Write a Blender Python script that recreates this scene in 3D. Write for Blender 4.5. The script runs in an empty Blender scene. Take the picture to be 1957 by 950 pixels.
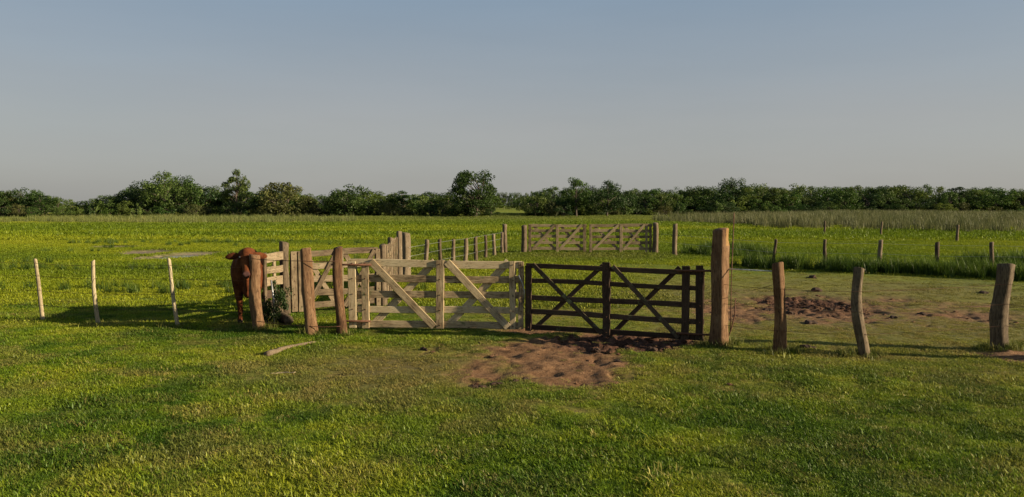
import bpy, bmesh, math, random
import numpy as np
from mathutils import Vector, Matrix, Quaternion

# ------------------------------------------------------------------ camera, sky, sun, exposure
SC = bpy.context.scene
CAM_H = 2.2
F = 1478.0                       # focal length in pixels of the 1957 px wide photograph
PITCH = math.atan2(83.0, F)      # tilted slightly down
cam_d = bpy.data.cameras.new('camera'); cam = bpy.data.objects.new('camera', cam_d)
SC.collection.objects.link(cam)
cam.location = (0, 0, CAM_H); cam.rotation_euler = (math.pi/2 - PITCH, 0, 0)
cam_d.sensor_width = 36.0; cam_d.lens = 36.0*F/1957.0
cam_d.clip_start = 0.05; cam_d.clip_end = 9000
SC.camera = cam

SUN_AZ = math.radians(-12.0)     # direction to the sun, measured from +X towards +Y
SUN_EL = math.radians(17.5)
to_sun = Vector((math.cos(SUN_EL)*math.cos(SUN_AZ), math.cos(SUN_EL)*math.sin(SUN_AZ), math.sin(SUN_EL)))
w = bpy.data.worlds.new('World'); SC.world = w; w.use_nodes = True
nt = w.node_tree; nt.nodes.clear()
wo = nt.nodes.new('ShaderNodeOutputWorld'); bg = nt.nodes.new('ShaderNodeBackground')
sky = nt.nodes.new('ShaderNodeTexSky'); sky.sky_type = 'NISHITA'; sky.sun_disc = False
sky.sun_elevation = SUN_EL; sky.sun_rotation = math.pi/2 - SUN_AZ
sky.altitude = 50; sky.air_density = 1.0; sky.dust_density = 2.2; sky.ozone_density = 2.2
hs = nt.nodes.new('ShaderNodeHueSaturation'); hs.inputs['Saturation'].default_value = 0.8
nt.links.new(sky.outputs[0], hs.inputs['Color'])
# evening haze: the sky pales to an even grey towards the horizon, all the way round
tc = nt.nodes.new('ShaderNodeTexCoord'); sp = nt.nodes.new('ShaderNodeSeparateXYZ'); nt.links.new(tc.outputs['Generated'], sp.inputs[0])
cr = nt.nodes.new('ShaderNodeValToRGB'); el = cr.color_ramp.elements; el.new(.12); el.new(.3)
for e_, (p_, c_) in zip(el, ((0, (.405, .398, .375)), (.10, (.362, .372, .372)), (.27, (.232, .318, .412)), (1, (.12, .18, .28)))): e_.position = p_; e_.color = (*c_, 1)
nt.links.new(sp.outputs['Z'], cr.inputs['Fac'])
mul = nt.nodes.new('ShaderNodeVectorMath'); mul.operation = 'SCALE'; mul.inputs['Scale'].default_value = 9.6
nt.links.new(cr.outputs['Color'], mul.inputs[0])
nz = nt.nodes.new('ShaderNodeTexNoise'); mpw = nt.nodes.new('ShaderNodeMapping'); mpw.inputs['Scale'].default_value = (1.3, 1.3, 6)
nt.links.new(tc.outputs['Generated'], mpw.inputs['Vector']); nt.links.new(mpw.outputs[0], nz.inputs['Vector']); nz.inputs['Scale'].default_value = 1.3; nz.inputs['Detail'].default_value = 5
mr = nt.nodes.new('ShaderNodeMapRange'); mr.inputs['From Min'].default_value = .3; mr.inputs['From Max'].default_value = .7; mr.inputs['To Min'].default_value = .62; mr.inputs['To Max'].default_value = .86
nt.links.new(nz.outputs['Fac'], mr.inputs['Value'])
mxs = nt.nodes.new('ShaderNodeMix'); mxs.data_type = 'RGBA'
nt.links.new(mr.outputs[0], mxs.inputs[0]); nt.links.new(hs.outputs[0], mxs.inputs[6]); nt.links.new(mul.outputs[0], mxs.inputs[7])
nz2 = nt.nodes.new('ShaderNodeTexNoise'); mp2 = nt.nodes.new('ShaderNodeMapping'); mp2.inputs['Scale'].default_value = (1.6, 1.6, 11); mp2.inputs['Rotation'].default_value = (.03, .02, 0)
nt.links.new(tc.outputs['Generated'], mp2.inputs['Vector']); nt.links.new(mp2.outputs[0], nz2.inputs['Vector']); nz2.inputs['Scale'].default_value = 1.0; nz2.inputs['Detail'].default_value = 6; nz2.inputs['Roughness'].default_value = .6
mr2 = nt.nodes.new('ShaderNodeMapRange'); mr2.inputs['From Min'].default_value = .35; mr2.inputs['From Max'].default_value = .72; mr2.inputs['To Min'].default_value = .985; mr2.inputs['To Max'].default_value = 1.035
nt.links.new(nz2.outputs['Fac'], mr2.inputs['Value'])
wis = nt.nodes.new('ShaderNodeVectorMath'); wis.operation = 'SCALE'; nt.links.new(mxs.outputs[2], wis.inputs[0]); nt.links.new(mr2.outputs[0], wis.inputs['Scale'])
nt.links.new(wis.outputs[0], bg.inputs['Color'])
nt.links.new(bg.outputs[0], wo.inputs['Surface'])
bg.inputs['Strength'].default_value = 0.052
sun_d = bpy.data.lights.new('sun', 'SUN'); sun_d.energy = 5.0; sun_d.angle = math.radians(0.6)
sun_d.color = (1.0, 0.84, 0.60)
sun = bpy.data.objects.new('sun', sun_d); SC.collection.objects.link(sun)
sun.location = to_sun*60; sun.rotation_euler = to_sun.to_track_quat('Z', 'Y').to_euler()
SC.view_settings.view_transform = 'Standard'; SC.view_settings.look = 'None'
SC.view_settings.gamma = 1.0; SC.view_settings.use_curve_mapping = False
SC.view_settings.exposure = 1.1
SC.render.engine = 'CYCLES'

# ------------------------------------------------------------------ helpers
C = SC.collection
R = random.Random(7)
NR = np.random.default_rng(11)

def G(px, py):
    """point of the flat ground seen at a place of the photograph (used to measure distances)"""
    dx = (px-978.5)/F; dz = (475.0-py)/F
    y = math.cos(PITCH)+dz*math.sin(PITCH); z = -math.sin(PITCH)+dz*math.cos(PITCH)
    t = -CAM_H/z
    return Vector((dx*t, y*t, 0))
def AT(px, depth):
    return Vector(((px-978.5)/F*(depth*math.cos(PITCH)+CAM_H*math.sin(PITCH)), depth, 0))
def ZT(py, depth):
    dz = (475.0-py)/F
    return CAM_H + depth*math.tan(math.atan(dz)-PITCH)

def hash2(ix, iy, seed):
    n = (ix.astype(np.int64)*374761393 + iy.astype(np.int64)*668265263 + seed*982451653) & 0xffffffff
    n = ((n ^ (n >> 13))*1274126177) & 0xffffffff
    n = n ^ (n >> 16)
    return (n & 0xffff)/65535.0
def vnoise(x, y, seed=0):
    x0 = np.floor(x); y0 = np.floor(y); fx = x-x0; fy = y-y0
    fx = fx*fx*(3-2*fx); fy = fy*fy*(3-2*fy)
    a = hash2(x0, y0, seed); b = hash2(x0+1, y0, seed); c = hash2(x0, y0+1, seed); d = hash2(x0+1, y0+1, seed)
    return (a*(1-fx)+b*fx)*(1-fy)+(c*(1-fx)+d*fx)*fy
def fbm(x, y, seed=0, oct=4):
    s = 0; a = 0.5; t = 0
    for k in range(oct):
        s = s+a*vnoise(x*2**k+17.3*k, y*2**k-9.1*k, seed+k); t += a; a *= 0.5
    return s/t
def sstep(a, b, v):
    t = np.clip((v-a)/(b-a), 0, 1); return t*t*(3-2*t)

def tag(o, label=None, cat=None, group=None, kind=None):
    if label: o['label'] = label
    if cat: o['category'] = cat
    if group: o['group'] = group
    if kind: o['kind'] = kind
    return o
def empty(name, loc=(0,0,0), rz=0.0):
    o = bpy.data.objects.new(name, None); C.objects.link(o)
    o.location = loc; o.rotation_euler = (0, 0, rz); o.empty_display_size = 0.2
    return o
def link(name, me, mat=None, parent=None):
    o = bpy.data.objects.new(name, me); C.objects.link(o)
    if mat is not None and not me.materials: me.materials.append(mat)
    if parent: o.parent = parent
    return o
def bm_obj(name, bm, mat, parent=None, smooth=False):
    me = bpy.data.meshes.new(name); bm.to_mesh(me); bm.free()
    if smooth:
        me.polygons.foreach_set('use_smooth', [True]*len(me.polygons))
    return link(name, me, mat, parent)

# ------------------------------------------------------------------ materials
class N:
    def __init__(s, name):
        s.m = bpy.data.materials.new(name); s.m.use_nodes = True
        s.t = s.m.node_tree; s.t.nodes.clear()
        s.out = s.n('ShaderNodeOutputMaterial')
    def n(s, kind, **kw):
        x = s.t.nodes.new(kind)
        for k, v in kw.items(): setattr(x, k, v)
        return x
    def l(s, a, b): s.t.links.new(a, b)
    def noise(s, vec, scale, detail=4, rough=0.55):
        x = s.n('ShaderNodeTexNoise'); x.inputs['Scale'].default_value = scale
        x.inputs['Detail'].default_value = detail; x.inputs['Roughness'].default_value = rough
        if vec: s.l(vec, x.inputs['Vector'])
        return x.outputs['Fac']
    def ramp(s, fac, stops):
        x = s.n('ShaderNodeValToRGB'); e = x.color_ramp.elements
        while len(e) < len(stops): e.new(0.5)
        for q, (p, c) in zip(e, stops): q.position = p; q.color = (*c, 1) if len(c) == 3 else c
        if fac: s.l(fac, x.inputs['Fac'])
        return x.outputs['Color']
    def mix(s, fac, a, b, mode='MIX'):
        x = s.n('ShaderNodeMix', data_type='RGBA', blend_type=mode)
        for v, k in ((fac, 0), (a, 6), (b, 7)):
            if hasattr(v, 'links'): s.l(v, x.inputs[k])
            elif isinstance(v, (int, float)): x.inputs[k].default_value = v
            else: x.inputs[k].default_value = (*v, 1)
        return x.outputs[2]
    def math(s, op, a, b=0.0, clamp=False):
        x = s.n('ShaderNodeMath', operation=op, use_clamp=clamp)
        for v, k in ((a, 0), (b, 1)):
            if hasattr(v, 'links'): s.l(v, x.inputs[k])
            else: x.inputs[k].default_value = v
        return x.outputs[0]
    def coords(s, which='Object', scale=(1,1,1)):
        c = s.n('ShaderNodeTexCoord'); mp = s.n('ShaderNodeMapping'); mp.inputs['Scale'].default_value = scale
        s.l(c.outputs[which], mp.inputs['Vector']); return mp.outputs['Vector']
    def attr(s, name, inst=False):
        a = s.n('ShaderNodeAttribute', attribute_name=name)
        if inst: a.attribute_type = 'INSTANCER'
        return a
    def principled(s, col, rough=0.85, bump=None, bstr=0.3, bdist=0.01, spec=0.25):
        p = s.n('ShaderNodeBsdfPrincipled')
        if hasattr(col, 'links'): s.l(col, p.inputs['Base Color'])
        else: p.inputs['Base Color'].default_value = (*col, 1)
        if hasattr(rough, 'links'): s.l(rough, p.inputs['Roughness'])
        else: p.inputs['Roughness'].default_value = rough
        p.inputs['Specular IOR Level'].default_value = spec
        if bump is not None:
            b = s.n('ShaderNodeBump'); b.inputs['Strength'].default_value = bstr; b.inputs['Distance'].default_value = bdist
            s.l(bump, b.inputs['Height']); s.l(b.outputs['Normal'], p.inputs['Normal'])
        s.l(p.outputs[0], s.out.inputs['Surface']); return p

def wood_mat(name, stops, along='X', moss=None, moss_amt=0.0, bstr=0.5):
    k = N(name)
    inf = k.n('ShaderNodeObjectInfo')
    c = k.n('ShaderNodeTexCoord'); add = k.n('ShaderNodeVectorMath', operation='ADD')
    k.l(c.outputs['Object'], add.inputs[0])
    sc = k.n('ShaderNodeVectorMath', operation='SCALE'); comb = k.n('ShaderNodeCombineXYZ')
    for i in range(3): k.l(inf.outputs['Random'], comb.inputs[i])
    k.l(comb.outputs[0], sc.inputs[0]); sc.inputs['Scale'].default_value = 37.0
    k.l(sc.outputs[0], add.inputs[1])
    mp = k.n('ShaderNodeMapping'); k.l(add.outputs[0], mp.inputs['Vector'])
    mp.inputs['Scale'].default_value = (1.2, 14, 14) if along == 'X' else (11, 11, 1.3)
    grain = k.noise(mp.outputs[0], 4.0, 6, 0.65)
    blot = k.noise(add.outputs[0], 3.2, 4, 0.6)
    f = k.math('ADD', k.math('MULTIPLY', grain, 0.65), k.math('MULTIPLY', blot, 0.45))
    f = k.math('ADD', f, k.math('MULTIPLY', k.math('SUBTRACT', inf.outputs['Random'], 0.5), 0.24))
    col = k.ramp(f, stops)
    crack = k.noise(mp.outputs[0], 9.0, 3, 0.5)
    cr = k.ramp(crack, [(0.34, (0,0,0)), (0.41, (1,1,1))])
    col = k.mix(cr, k.mix(0.85, col, (0.02, 0.014, 0.009)), col)
    if moss:
        mm = k.noise(add.outputs[0], 7.0, 5, 0.65)
        mk = k.ramp(mm, [(0.62-moss_amt, (0,0,0)), (0.72-moss_amt, (1,1,1))])
        col = k.mix(k.math('MULTIPLY', mk, 0.8), col, moss)
    h = k.math('ADD', grain, k.math('MULTIPLY', cr, 0.5))
    k.principled(col, 0.9, h, bstr, 0.0045 if along == 'Z' else 0.0025, 0.12)
    return k.m

PALE = [(0.32, (0.065, 0.045, 0.026)), (0.45, (0.25, 0.180, 0.102)), (0.60, (0.42, 0.325, 0.190)), (0.85, (0.55, 0.455, 0.29))]
M = {}
M['pale'] = wood_mat('weathered_pale_wood', PALE, 'X', (0.11, 0.12, 0.05), 0.02)
M['darkmoss'] = wood_mat('mossy_dark_wood', [(0.25, (0.020, 0.014, 0.009)), (0.5, (0.060, 0.042, 0.026)), (0.75, (0.11, 0.08, 0.05))], 'X', (0.17, 0.18, 0.09), 0.08)
M['dark'] = wood_mat('dark_shade_wood', [(0.25, (0.014, 0.009, 0.006)), (0.5, (0.042, 0.026, 0.017)), (0.75, (0.085, 0.056, 0.036))], 'X', (0.12, 0.13, 0.06), 0.02)  # dark wood; its tone also stands in for shade on a chute plank
M['post'] = wood_mat('fibrous_post_wood', [(0.32, (0.018, 0.010, 0.006)), (0.46, (0.060, 0.031, 0.016)), (0.60, (0.118, 0.064, 0.032)), (0.82, (0.22, 0.135, 0.072))], 'Z', (0.21, 0.15, 0.085), -0.02, 1.0)
M['postgrey'] = wood_mat('grey_post_wood', [(0.30, (0.022, 0.016, 0.011)), (0.46, (0.075, 0.054, 0.034)), (0.62, (0.14, 0.104, 0.065)), (0.85, (0.23, 0.18, 0.12))], 'Z', (0.15, 0.14, 0.09), -0.02, 1.0)
M['cut'] = wood_mat('sawn_post_wood', [(0.25, (0.10, 0.05, 0.018)), (0.6, (0.21, 0.115, 0.042)), (0.9, (0.29, 0.18, 0.08))], 'Z')
M['pale3'] = wood_mat('grey_weathered_wood', [(0.30, (0.045, 0.032, 0.019)), (0.45, (0.150, 0.110, 0.062)), (0.60, (0.25, 0.190, 0.108)), (0.85, (0.35, 0.28, 0.17))], 'X', (0.10, 0.11, 0.045), 0.03)
M['pale2'] = wood_mat('stained_pale_wood', [(0.30, (0.030, 0.021, 0.013)), (0.44, (0.100, 0.072, 0.044)), (0.60, (0.19, 0.142, 0.086)), (0.85, (0.29, 0.23, 0.15))], 'X', (0.09, 0.10, 0.045), 0.04)
M['stake'] = wood_mat('pale_stake_wood', [(0.25, (0.13, 0.10, 0.055)), (0.5, (0.28, 0.22, 0.13)), (0.85, (0.42, 0.35, 0.22))], 'Z')
def plain(name, col, rough=0.6, metal=0.0, var=0.35, scale=20):
    k = N(name); v = k.coords('Object'); f = k.noise(v, scale, 4)
    c2 = tuple(x*(1-var) for x in col); c3 = tuple(min(1, x*(1+var)) for x in col)
    p = k.principled(k.ramp(f, [(0.3, c2), (0.7, c3)]), rough, f, 0.2, 0.004)
    p.inputs['Metallic'].default_value = metal; return k.m
M['rust'] = plain('rusty_iron', (0.10, 0.045, 0.025), 0.8)
M['wire'] = plain('galvanised_wire', (0.30, 0.30, 0.29), 0.5, 0.6)
M['whiterod'] = plain('pale_painted_rod', (0.55, 0.55, 0.47), 0.6)
M['dung'] = plain('dry_dung', (0.045, 0.026, 0.016), 0.95)
M['black'] = plain('dark_rubber', (0.02, 0.02, 0.02), 0.7)

def leaf_material(name, inst):
    """blade / leaf: diffuse + some light passing through"""
    k = N(name)
    if inst:
        a = k.attr('tint', True); b = k.attr('leaf')
        tint = a.outputs['Color']
    else:
        inf = k.n('ShaderNodeObjectInfo'); tint = inf.outputs['Color']; b = k.attr('leaf')
    var = k.ramp(b.outputs['Fac'], [(0.0, (0.55, 0.60, 0.5)), (0.5, (0.92, 1, 0.9)), (0.9, (1.2, 1.22, 1.0)), (1.0, (1.5, 1.38, 1.3))])
    col = k.mix(1.0, tint, var, 'MULTIPLY')
    d = k.n('ShaderNodeBsdfDiffuse'); t = k.n('ShaderNodeBsdfTranslucent'); g = k.n('ShaderNodeBsdfGlossy')
    g.inputs['Roughness'].default_value = 0.5; g.inputs['Color'].default_value = (0.5, 0.5, 0.45, 1)
    k.l(col, d.inputs['Color']); k.l(col, t.inputs['Color'])
    m1 = k.n('ShaderNodeMixShader'); m1.inputs[0].default_value = 0.33
    k.l(d.outputs[0], m1.inputs[1]); k.l(t.outputs[0], m1.inputs[2])
    m2 = k.n('ShaderNodeMixShader'); m2.inputs[0].default_value = 0.03
    k.l(m1.outputs[0], m2.inputs[1]); k.l(g.outputs[0], m2.inputs[2])
    k.l(m2.outputs[0], k.out.inputs['Surface'])
    return k.m
M['blade'] = leaf_material('grass_blades', True)
M['leaf'] = leaf_material('tree_leaves', False)
M['bark'] = plain('tree_bark', (0.09, 0.07, 0.055), 0.95, 0, 0.5, 8)

# ------------------------------------------------------------------ ground: masks measured on the place
def blob(px, py, rx, ry):
    c = G(px, py); D = c.y
    a = G(px, py-ry); b = G(px, py+ry)
    return (c.x, c.y, rx*D/F, abs(a.y-b.y)/2)
DIRT = [(*blob(1040, 690, 165, 46), 1.2), (*blob(1200, 652, 170, 18), 1.1), (*blob(930, 710, 80, 32), 1.0), (*blob(830, 672, 50, 14), .55),
        (*blob(1030, 636, 120, 9), .9), (*blob(1100, 658, 150, 22), 1.0), (*blob(1230, 660, 110, 16), .9), (*blob(1170, 642, 190, 12), .9), (*blob(990, 700, 110, 34), .9), (*blob(760, 626, 120, 5), .4),
        (*blob(1540, 588, 160, 26), 1.0), (*blob(1390, 590, 110, 22), .8), (*blob(1750, 588, 230, 30), .72), (*blob(1240, 600, 150, 18), .55),
        (*blob(1550, 660, 45, 10), .5), (*blob(1655, 680, 30, 10), .6), (*blob(1945, 682, 60, 12), 1.2), (*blob(1870, 676, 40, 8), .7),
        (*blob(500, 632, 26, 6), .5), (*blob(655, 640, 24, 5), .5), (*blob(545, 713, 36, 5), .9), (*blob(620, 716, 40, 4), .5), (*blob(560, 672, 60, 7), .35)]
DRY = [(*blob(760, 705, 270, 40), .95), (*blob(880, 690, 200, 40), .6), (*blob(1620, 590, 480, 66), 1.0), (*blob(1700, 560, 420, 40), .75), (*blob(1150, 590, 300, 45), .5), (*blob(900, 490, 250, 12), .35),
       (*blob(1120, 490, 160, 7), .7)]
SAND = [(*blob(338, 488, 58, 9), 1.25), (*blob(282, 481, 56, 6), 1.05), (*blob(215, 471, 52, 3.4), .8)]
PUDDLE = blob(340, 487.5, 36, 4.0)
MUD = [(*blob(1200, 656, 150, 17), 1.1), (*blob(1075, 646, 60, 8), .7), (*blob(935, 728, 60, 12), .7), (*blob(1540, 580, 110, 20), .7), (*blob(1190, 668, 60, 14), .6), (*blob(850, 660, 40, 10), .5)]
def bsum(lst, x, y):
    s = np.zeros_like(x)
    for cx, cy, rx, ry, a in lst:
        d = ((x-cx)/rx)**2+((y-cy)/ry)**2
        s = np.maximum(s, a*np.exp(-d*0.9))
    return s
# far edge of the paddock, where the tall grass of the ditch begins
E0, E1 = G(1300, 508), G(1957, 537)
def ditch(x, y):
    """signed distance beyond the paddock's far edge (metres), only right of the back gate"""
    dx, dy = (E1-E0).x, (E1-E0).y; L = math.hypot(dx, dy)
    nx, ny = -dy/L, dx/L
    return (x-E0.x)*nx+(y-E0.y)*ny
def masks(x, y):
    n1 = fbm(x*1.1, y*1.1, 3); n2 = fbm(x*4.5, y*4.5, 5, 3)
    jit = (n1-.5)*.9+(n2-.5)*.5
    dirt = sstep(.20, .80, bsum(DIRT, x, y)+jit*1.15)
    dry = np.clip(bsum(DRY, x, y)+jit*.5, 0, 1)
    sand = sstep(.34, .6, bsum(SAND, x, y)+(fbm(x*.8, y*.8, 9)-.5)*.5)
    mud = sstep(.25, .6, bsum(MUD, x, y)+jit*.5)
    return dirt, dry, sand, mud
def height(x, y):
    x = np.asarray(x, float); y = np.asarray(y, float)
    r = np.hypot(x, y)
    h = (fbm(x*.35, y*.35, 21, 3)-.5)*.10*sstep(2, 6, r)
    h = h+(fbm(x*.03, y*.03, 23, 3)-.5)*1.0*sstep(45, 140, r)*(1-sstep(600, 1500, r))
    h = h+np.where(r < 40, 1, 0)*((fbm(x*3.0, y*3.0, 25, 3)-.5)*.030)
    dirt, dry, sand, mud = masks(x, y)
    rough = np.abs(vnoise(x*7.3, y*6.1, 31)-.5)*2
    h = h+np.where(r < 30, 1, 0)*(dirt*(-.025+.10*(fbm(x*5, y*5, 33, 3)-.5)-.032*sstep(.70, .86, vnoise(x*6.1+2*fbm(x*1.3, y*1.3, 39), y*5.0, 37))) + mud*(.11*(rough-.45)+.07*(fbm(x*11, y*11, 35, 2)-.5)))
    h = h-.12*sstep(.45, .9, sand)*np.where(y > 25, 1, 0)
    m = blob(1940, 680, 50, 14)
    h = h+.09*np.exp(-(((x-m[0])/m[2])**2+((y-m[1])/m[3])**2))
    return h
def hz(x, y): return float(height(np.array([x]), np.array([y]))[0])
def on(p, dz=0.0): return Vector((p.x, p.y, hz(p.x, p.y)+dz))

def axis(lo, hi, step, far_lo, far_hi, grow):
    a = list(np.arange(lo, hi+1e-6, step))
    s = step; v = hi
    while v < far_hi: s *= grow; v += s; a.append(v)
    s = step; v = lo; b = []
    while v > far_lo: s *= grow; v -= s; b.append(v)
    return np.array(b[::-1]+a)
xs = axis(-11, 10, .055, -4500, 4500, 1.045)
ys = axis(5.2, 17, .05, -900, 6000, 1.030)
X, Y = np.meshgrid(xs, ys)
Z = height(X.ravel(), Y.ravel())
nx_, ny_ = len(xs), len(ys)
verts = np.column_stack([X.ravel(), Y.ravel(), Z])
i = np.arange((nx_-1)*(ny_-1)); cx_ = i % (nx_-1); cy_ = i//(nx_-1); b0 = cy_*nx_+cx_
faces = np.column_stack([b0, b0+1, b0+nx_+1, b0+nx_])
def np_mesh(name, v, f):
    me = bpy.data.meshes.new(name); n = f.shape[1]
    me.vertices.add(len(v)); me.vertices.foreach_set('co', np.ascontiguousarray(v, dtype=np.float32).ravel())
    me.loops.add(len(f)*n); me.loops.foreach_set('vertex_index', np.ascontiguousarray(f, dtype=np.int32).ravel())
    me.polygons.add(len(f)); me.polygons.foreach_set('loop_start', np.arange(0, len(f)*n, n, dtype=np.int32))
    me.update(calc_edges=True); return me
gme = np_mesh('ground', verts, faces)
gme.polygons.foreach_set('use_smooth', [True]*len(gme.polygons))
dirt, dry, sand, mud = masks(X.ravel(), Y.ravel())
at = gme.attributes.new('soil', 'FLOAT_COLOR', 'POINT')
at.data.foreach_set('color', np.column_stack([dirt, dry, sand, mud]).astype(np.float32).ravel())

def ground_mat():
    k = N('pasture_soil')
    a = k.attr('soil'); sep = k.n('ShaderNodeSeparateColor'); k.l(a.outputs['Color'], sep.inputs[0])
    d_, y_, s_ = sep.outputs[0], sep.outputs[1], sep.outputs[2]; m_ = a.outputs['Alpha']
    v = k.coords('Object'); fl = k.coords('Object', (.35, 1, 1))
    fine = k.noise(v, 9, 6, .65); mid = k.noise(v, 1.1, 5, .6); big = k.noise(fl, .075, 5, .62); tiny = k.noise(v, 45, 3, .6)
    g1 = k.ramp(fine, [(.3, (.060, .080, .008)), (.5, (.115, .148, .012)), (.7, (.170, .200, .020))])
    g2 = k.ramp(big, [(.36, (.55, .75, .6)), (.48, (1, 1, .9)), (.58, (1.4, 1.2, .75)), (.68, (.85, .95, .8))])
    g = k.mix(1.0, g1, g2, 'MULTIPLY')
    g = k.mix(1.0, g, k.ramp(mid, [(.35, (.72, .8, .75)), (.65, (1.25, 1.15, 1.0))]), 'MULTIPLY')
    dryc = k.ramp(k.math('ADD', k.math('MULTIPLY', fine, .6), k.math('MULTIPLY', tiny, .4)), [(.32, (.050, .040, .013)), (.5, (.115, .092, .032)), (.7, (.20, .155, .068))])
    dirtc = k.ramp(k.math('ADD', k.math('MULTIPLY', fine, .6), k.math('MULTIPLY', tiny, .4)), [(.34, (.056, .028, .013)), (.5, (.136, .073, .035)), (.66, (.225, .130, .066))])
    mudc = k.ramp(fine, [(.34, (.024, .011, .007)), (.5, (.062, .030, .018)), (.68, (.13, .066, .040))])
    sandc = k.ramp(k.noise(fl, 1.6, 5, .6), [(.36, (.075, .058, .042)), (.5, (.17, .130, .090)), (.66, (.30, .24, .165))])
    col = k.mix(y_, g, dryc); col = k.mix(d_, col, dirtc)
    col = k.mix(k.math('MULTIPLY', m_, d_), col, mudc); col = k.mix(s_, col, sandc)
    h = k.math('ADD', fine, k.math('MULTIPLY', tiny, .5))
    k.principled(col, .95, h, .7, .03, .12)
    return k.m
ground = link('ground', gme, ground_mat()); ground['kind'] = 'structure'

# shallow pool in the bare hollow of the far field
def water_mat():
    k = N('shallow_water'); v = k.coords('Object')
    k.principled((.10, .085, .065), .12, k.noise(v, 6, 3), .08, .01, .5); return k.m
bm = bmesh.new(); ring = []
for q in range(40):
    a = q/40*2*math.pi; rr = 1+.22*math.sin(3*a+1)+.12*math.sin(7*a)
    ring.append(bm.verts.new((PUDDLE[0]+PUDDLE[2]*rr*math.cos(a), PUDDLE[1]+PUDDLE[3]*rr*math.sin(a), 0)))
bm.faces.new(ring)
pw = bm_obj('water', bm, water_mat()); pw['kind'] = 'structure'
pw.location.z = hz(PUDDLE[0], PUDDLE[1])+.02

# ------------------------------------------------------------------ timber pieces
LOCAL = {}
def board(name, p0, p1, wd, th, mat, parent, face='Y', warp=.006, seed=None, segs=5):
    """sawn board from p0 to p1 (its middle line), wd wide, th thick along the local face axis"""
    rr = random.Random(seed if seed is not None else R.random())
    p0 = Vector(p0); p1 = Vector(p1); d = p1-p0; L = d.length; ax = d/L
    nrm = Vector((0,1,0)) if face == 'Y' else Vector((1,0,0))
    up = ax.cross(nrm).normalized(); nrm = up.cross(ax).normalized()
    rings = []
    bm = bmesh.new()
    ch = min(.006, th*.2)
    a1, a2 = rr.uniform(-1,1)*warp, rr.uniform(-1,1)*warp
    for s in range(segs+1):
        t = s/segs
        off = math.sin(math.pi*t)*a1
        w2 = wd/2*(1+rr.uniform(-.05,.05)); t2 = th/2
        c = Vector((L*(t-.5), off*.6, off+math.sin(2*math.pi*t)*a2))
        if s in (0, segs): c.x += rr.uniform(-.008, .008)
        prof = [(-t2+ch,-w2),(t2-ch,-w2),(t2,-w2+ch),(t2,w2-ch),(t2-ch,w2),(-t2+ch,w2),(-t2,w2-ch),(-t2,-w2+ch)]
        rings.append([bm.verts.new((c.x, c.y+a, c.z+b)) for a, b in prof])
    for s in range(segs):
        for q in range(8):
            bm.faces.new((rings[s][q], rings[s][(q+1)%8], rings[s+1][(q+1)%8], rings[s+1][q]))
    bm.faces.new(rings[0][::-1]); bm.faces.new(rings[-1])
    bmesh.ops.recalc_face_normals(bm, faces=bm.faces)
    o = bm_obj(name, bm, mat, parent)
    mtx = Matrix((ax, nrm, up)).transposed().to_4x4(); mtx.translation = (p0+p1)/2
    o.matrix_local = mtx; LOCAL[o.name] = mtx
    return o

def rough_pole(radius, length, seed, bend=.03, sides=22, rings=16, square=0.0, taper=.08, sunk=.35, knots=3, tilt_top=.02, sq_rot=math.radians(40)):
    rr = random.Random(seed); bm = bmesh.new(); R0 = []
    ph = [rr.uniform(0, 6.28) for _ in range(6)]
    kn = [(rr.uniform(0, 6.28), rr.uniform(.15, .9)*length, rr.uniform(.06, .16)) for _ in range(knots)]
    for s in range(rings+1):
        z = -sunk+(length+sunk)*s/rings; t = max(0, z/length)
        cx = bend*(math.sin(2.1*t*math.pi*.7+ph[0])-math.sin(ph[0])); cy = bend*.6*(math.sin(1.7*t*math.pi+ph[1])-math.sin(ph[1]))
        ring = []
        for q in range(sides):
            a = 2*math.pi*q/sides
            r = radius*(1-taper*t)*(1+.07*math.sin(2*a+ph[2])+.05*math.sin(3*a+ph[3]+2*t)+.035*math.sin(5*a+ph[4]+5*t)+.02*math.sin(9*a+ph[1]+1.3*t)+rr.uniform(-.03, .03))
            r *= 1+.045*math.sin(t*9+ph[5])+.12*math.exp(-max(0, z)*9/length)
            if square:
                r *= 1+square*(1/max(abs(math.cos(a-sq_rot)), abs(math.sin(a-sq_rot)))-1.14)
            for ka, kz, kr in kn:
                dd = (abs((a-ka+math.pi)%(2*math.pi)-math.pi)*radius)**2+(z-kz)**2
                r += kr*radius*math.exp(-dd/(radius*.5)**2)
            zz = z
            if s == rings: zz += tilt_top*math.cos(a+ph[3])
            ring.append(bm.verts.new((cx+r*math.cos(a), cy+r*math.sin(a), zz)))
        R0.append(ring)
    for s in range(rings):
        for q in range(sides):
            bm.faces.new((R0[s][q], R0[s][(q+1)%sides], R0[s+1][(q+1)%sides], R0[s+1][q]))
    c = sum((v.co for v in R0[-1]), Vector())/sides
    inner = [bm.verts.new(c+(v.co-c)*.86+Vector((0,0,.012))) for v in R0[-1]]
    for q in range(sides): bm.faces.new((R0[-1][q], R0[-1][(q+1)%sides], inner[(q+1)%sides], inner[q]))
    bm.faces.new(inner)
    return bm

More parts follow.
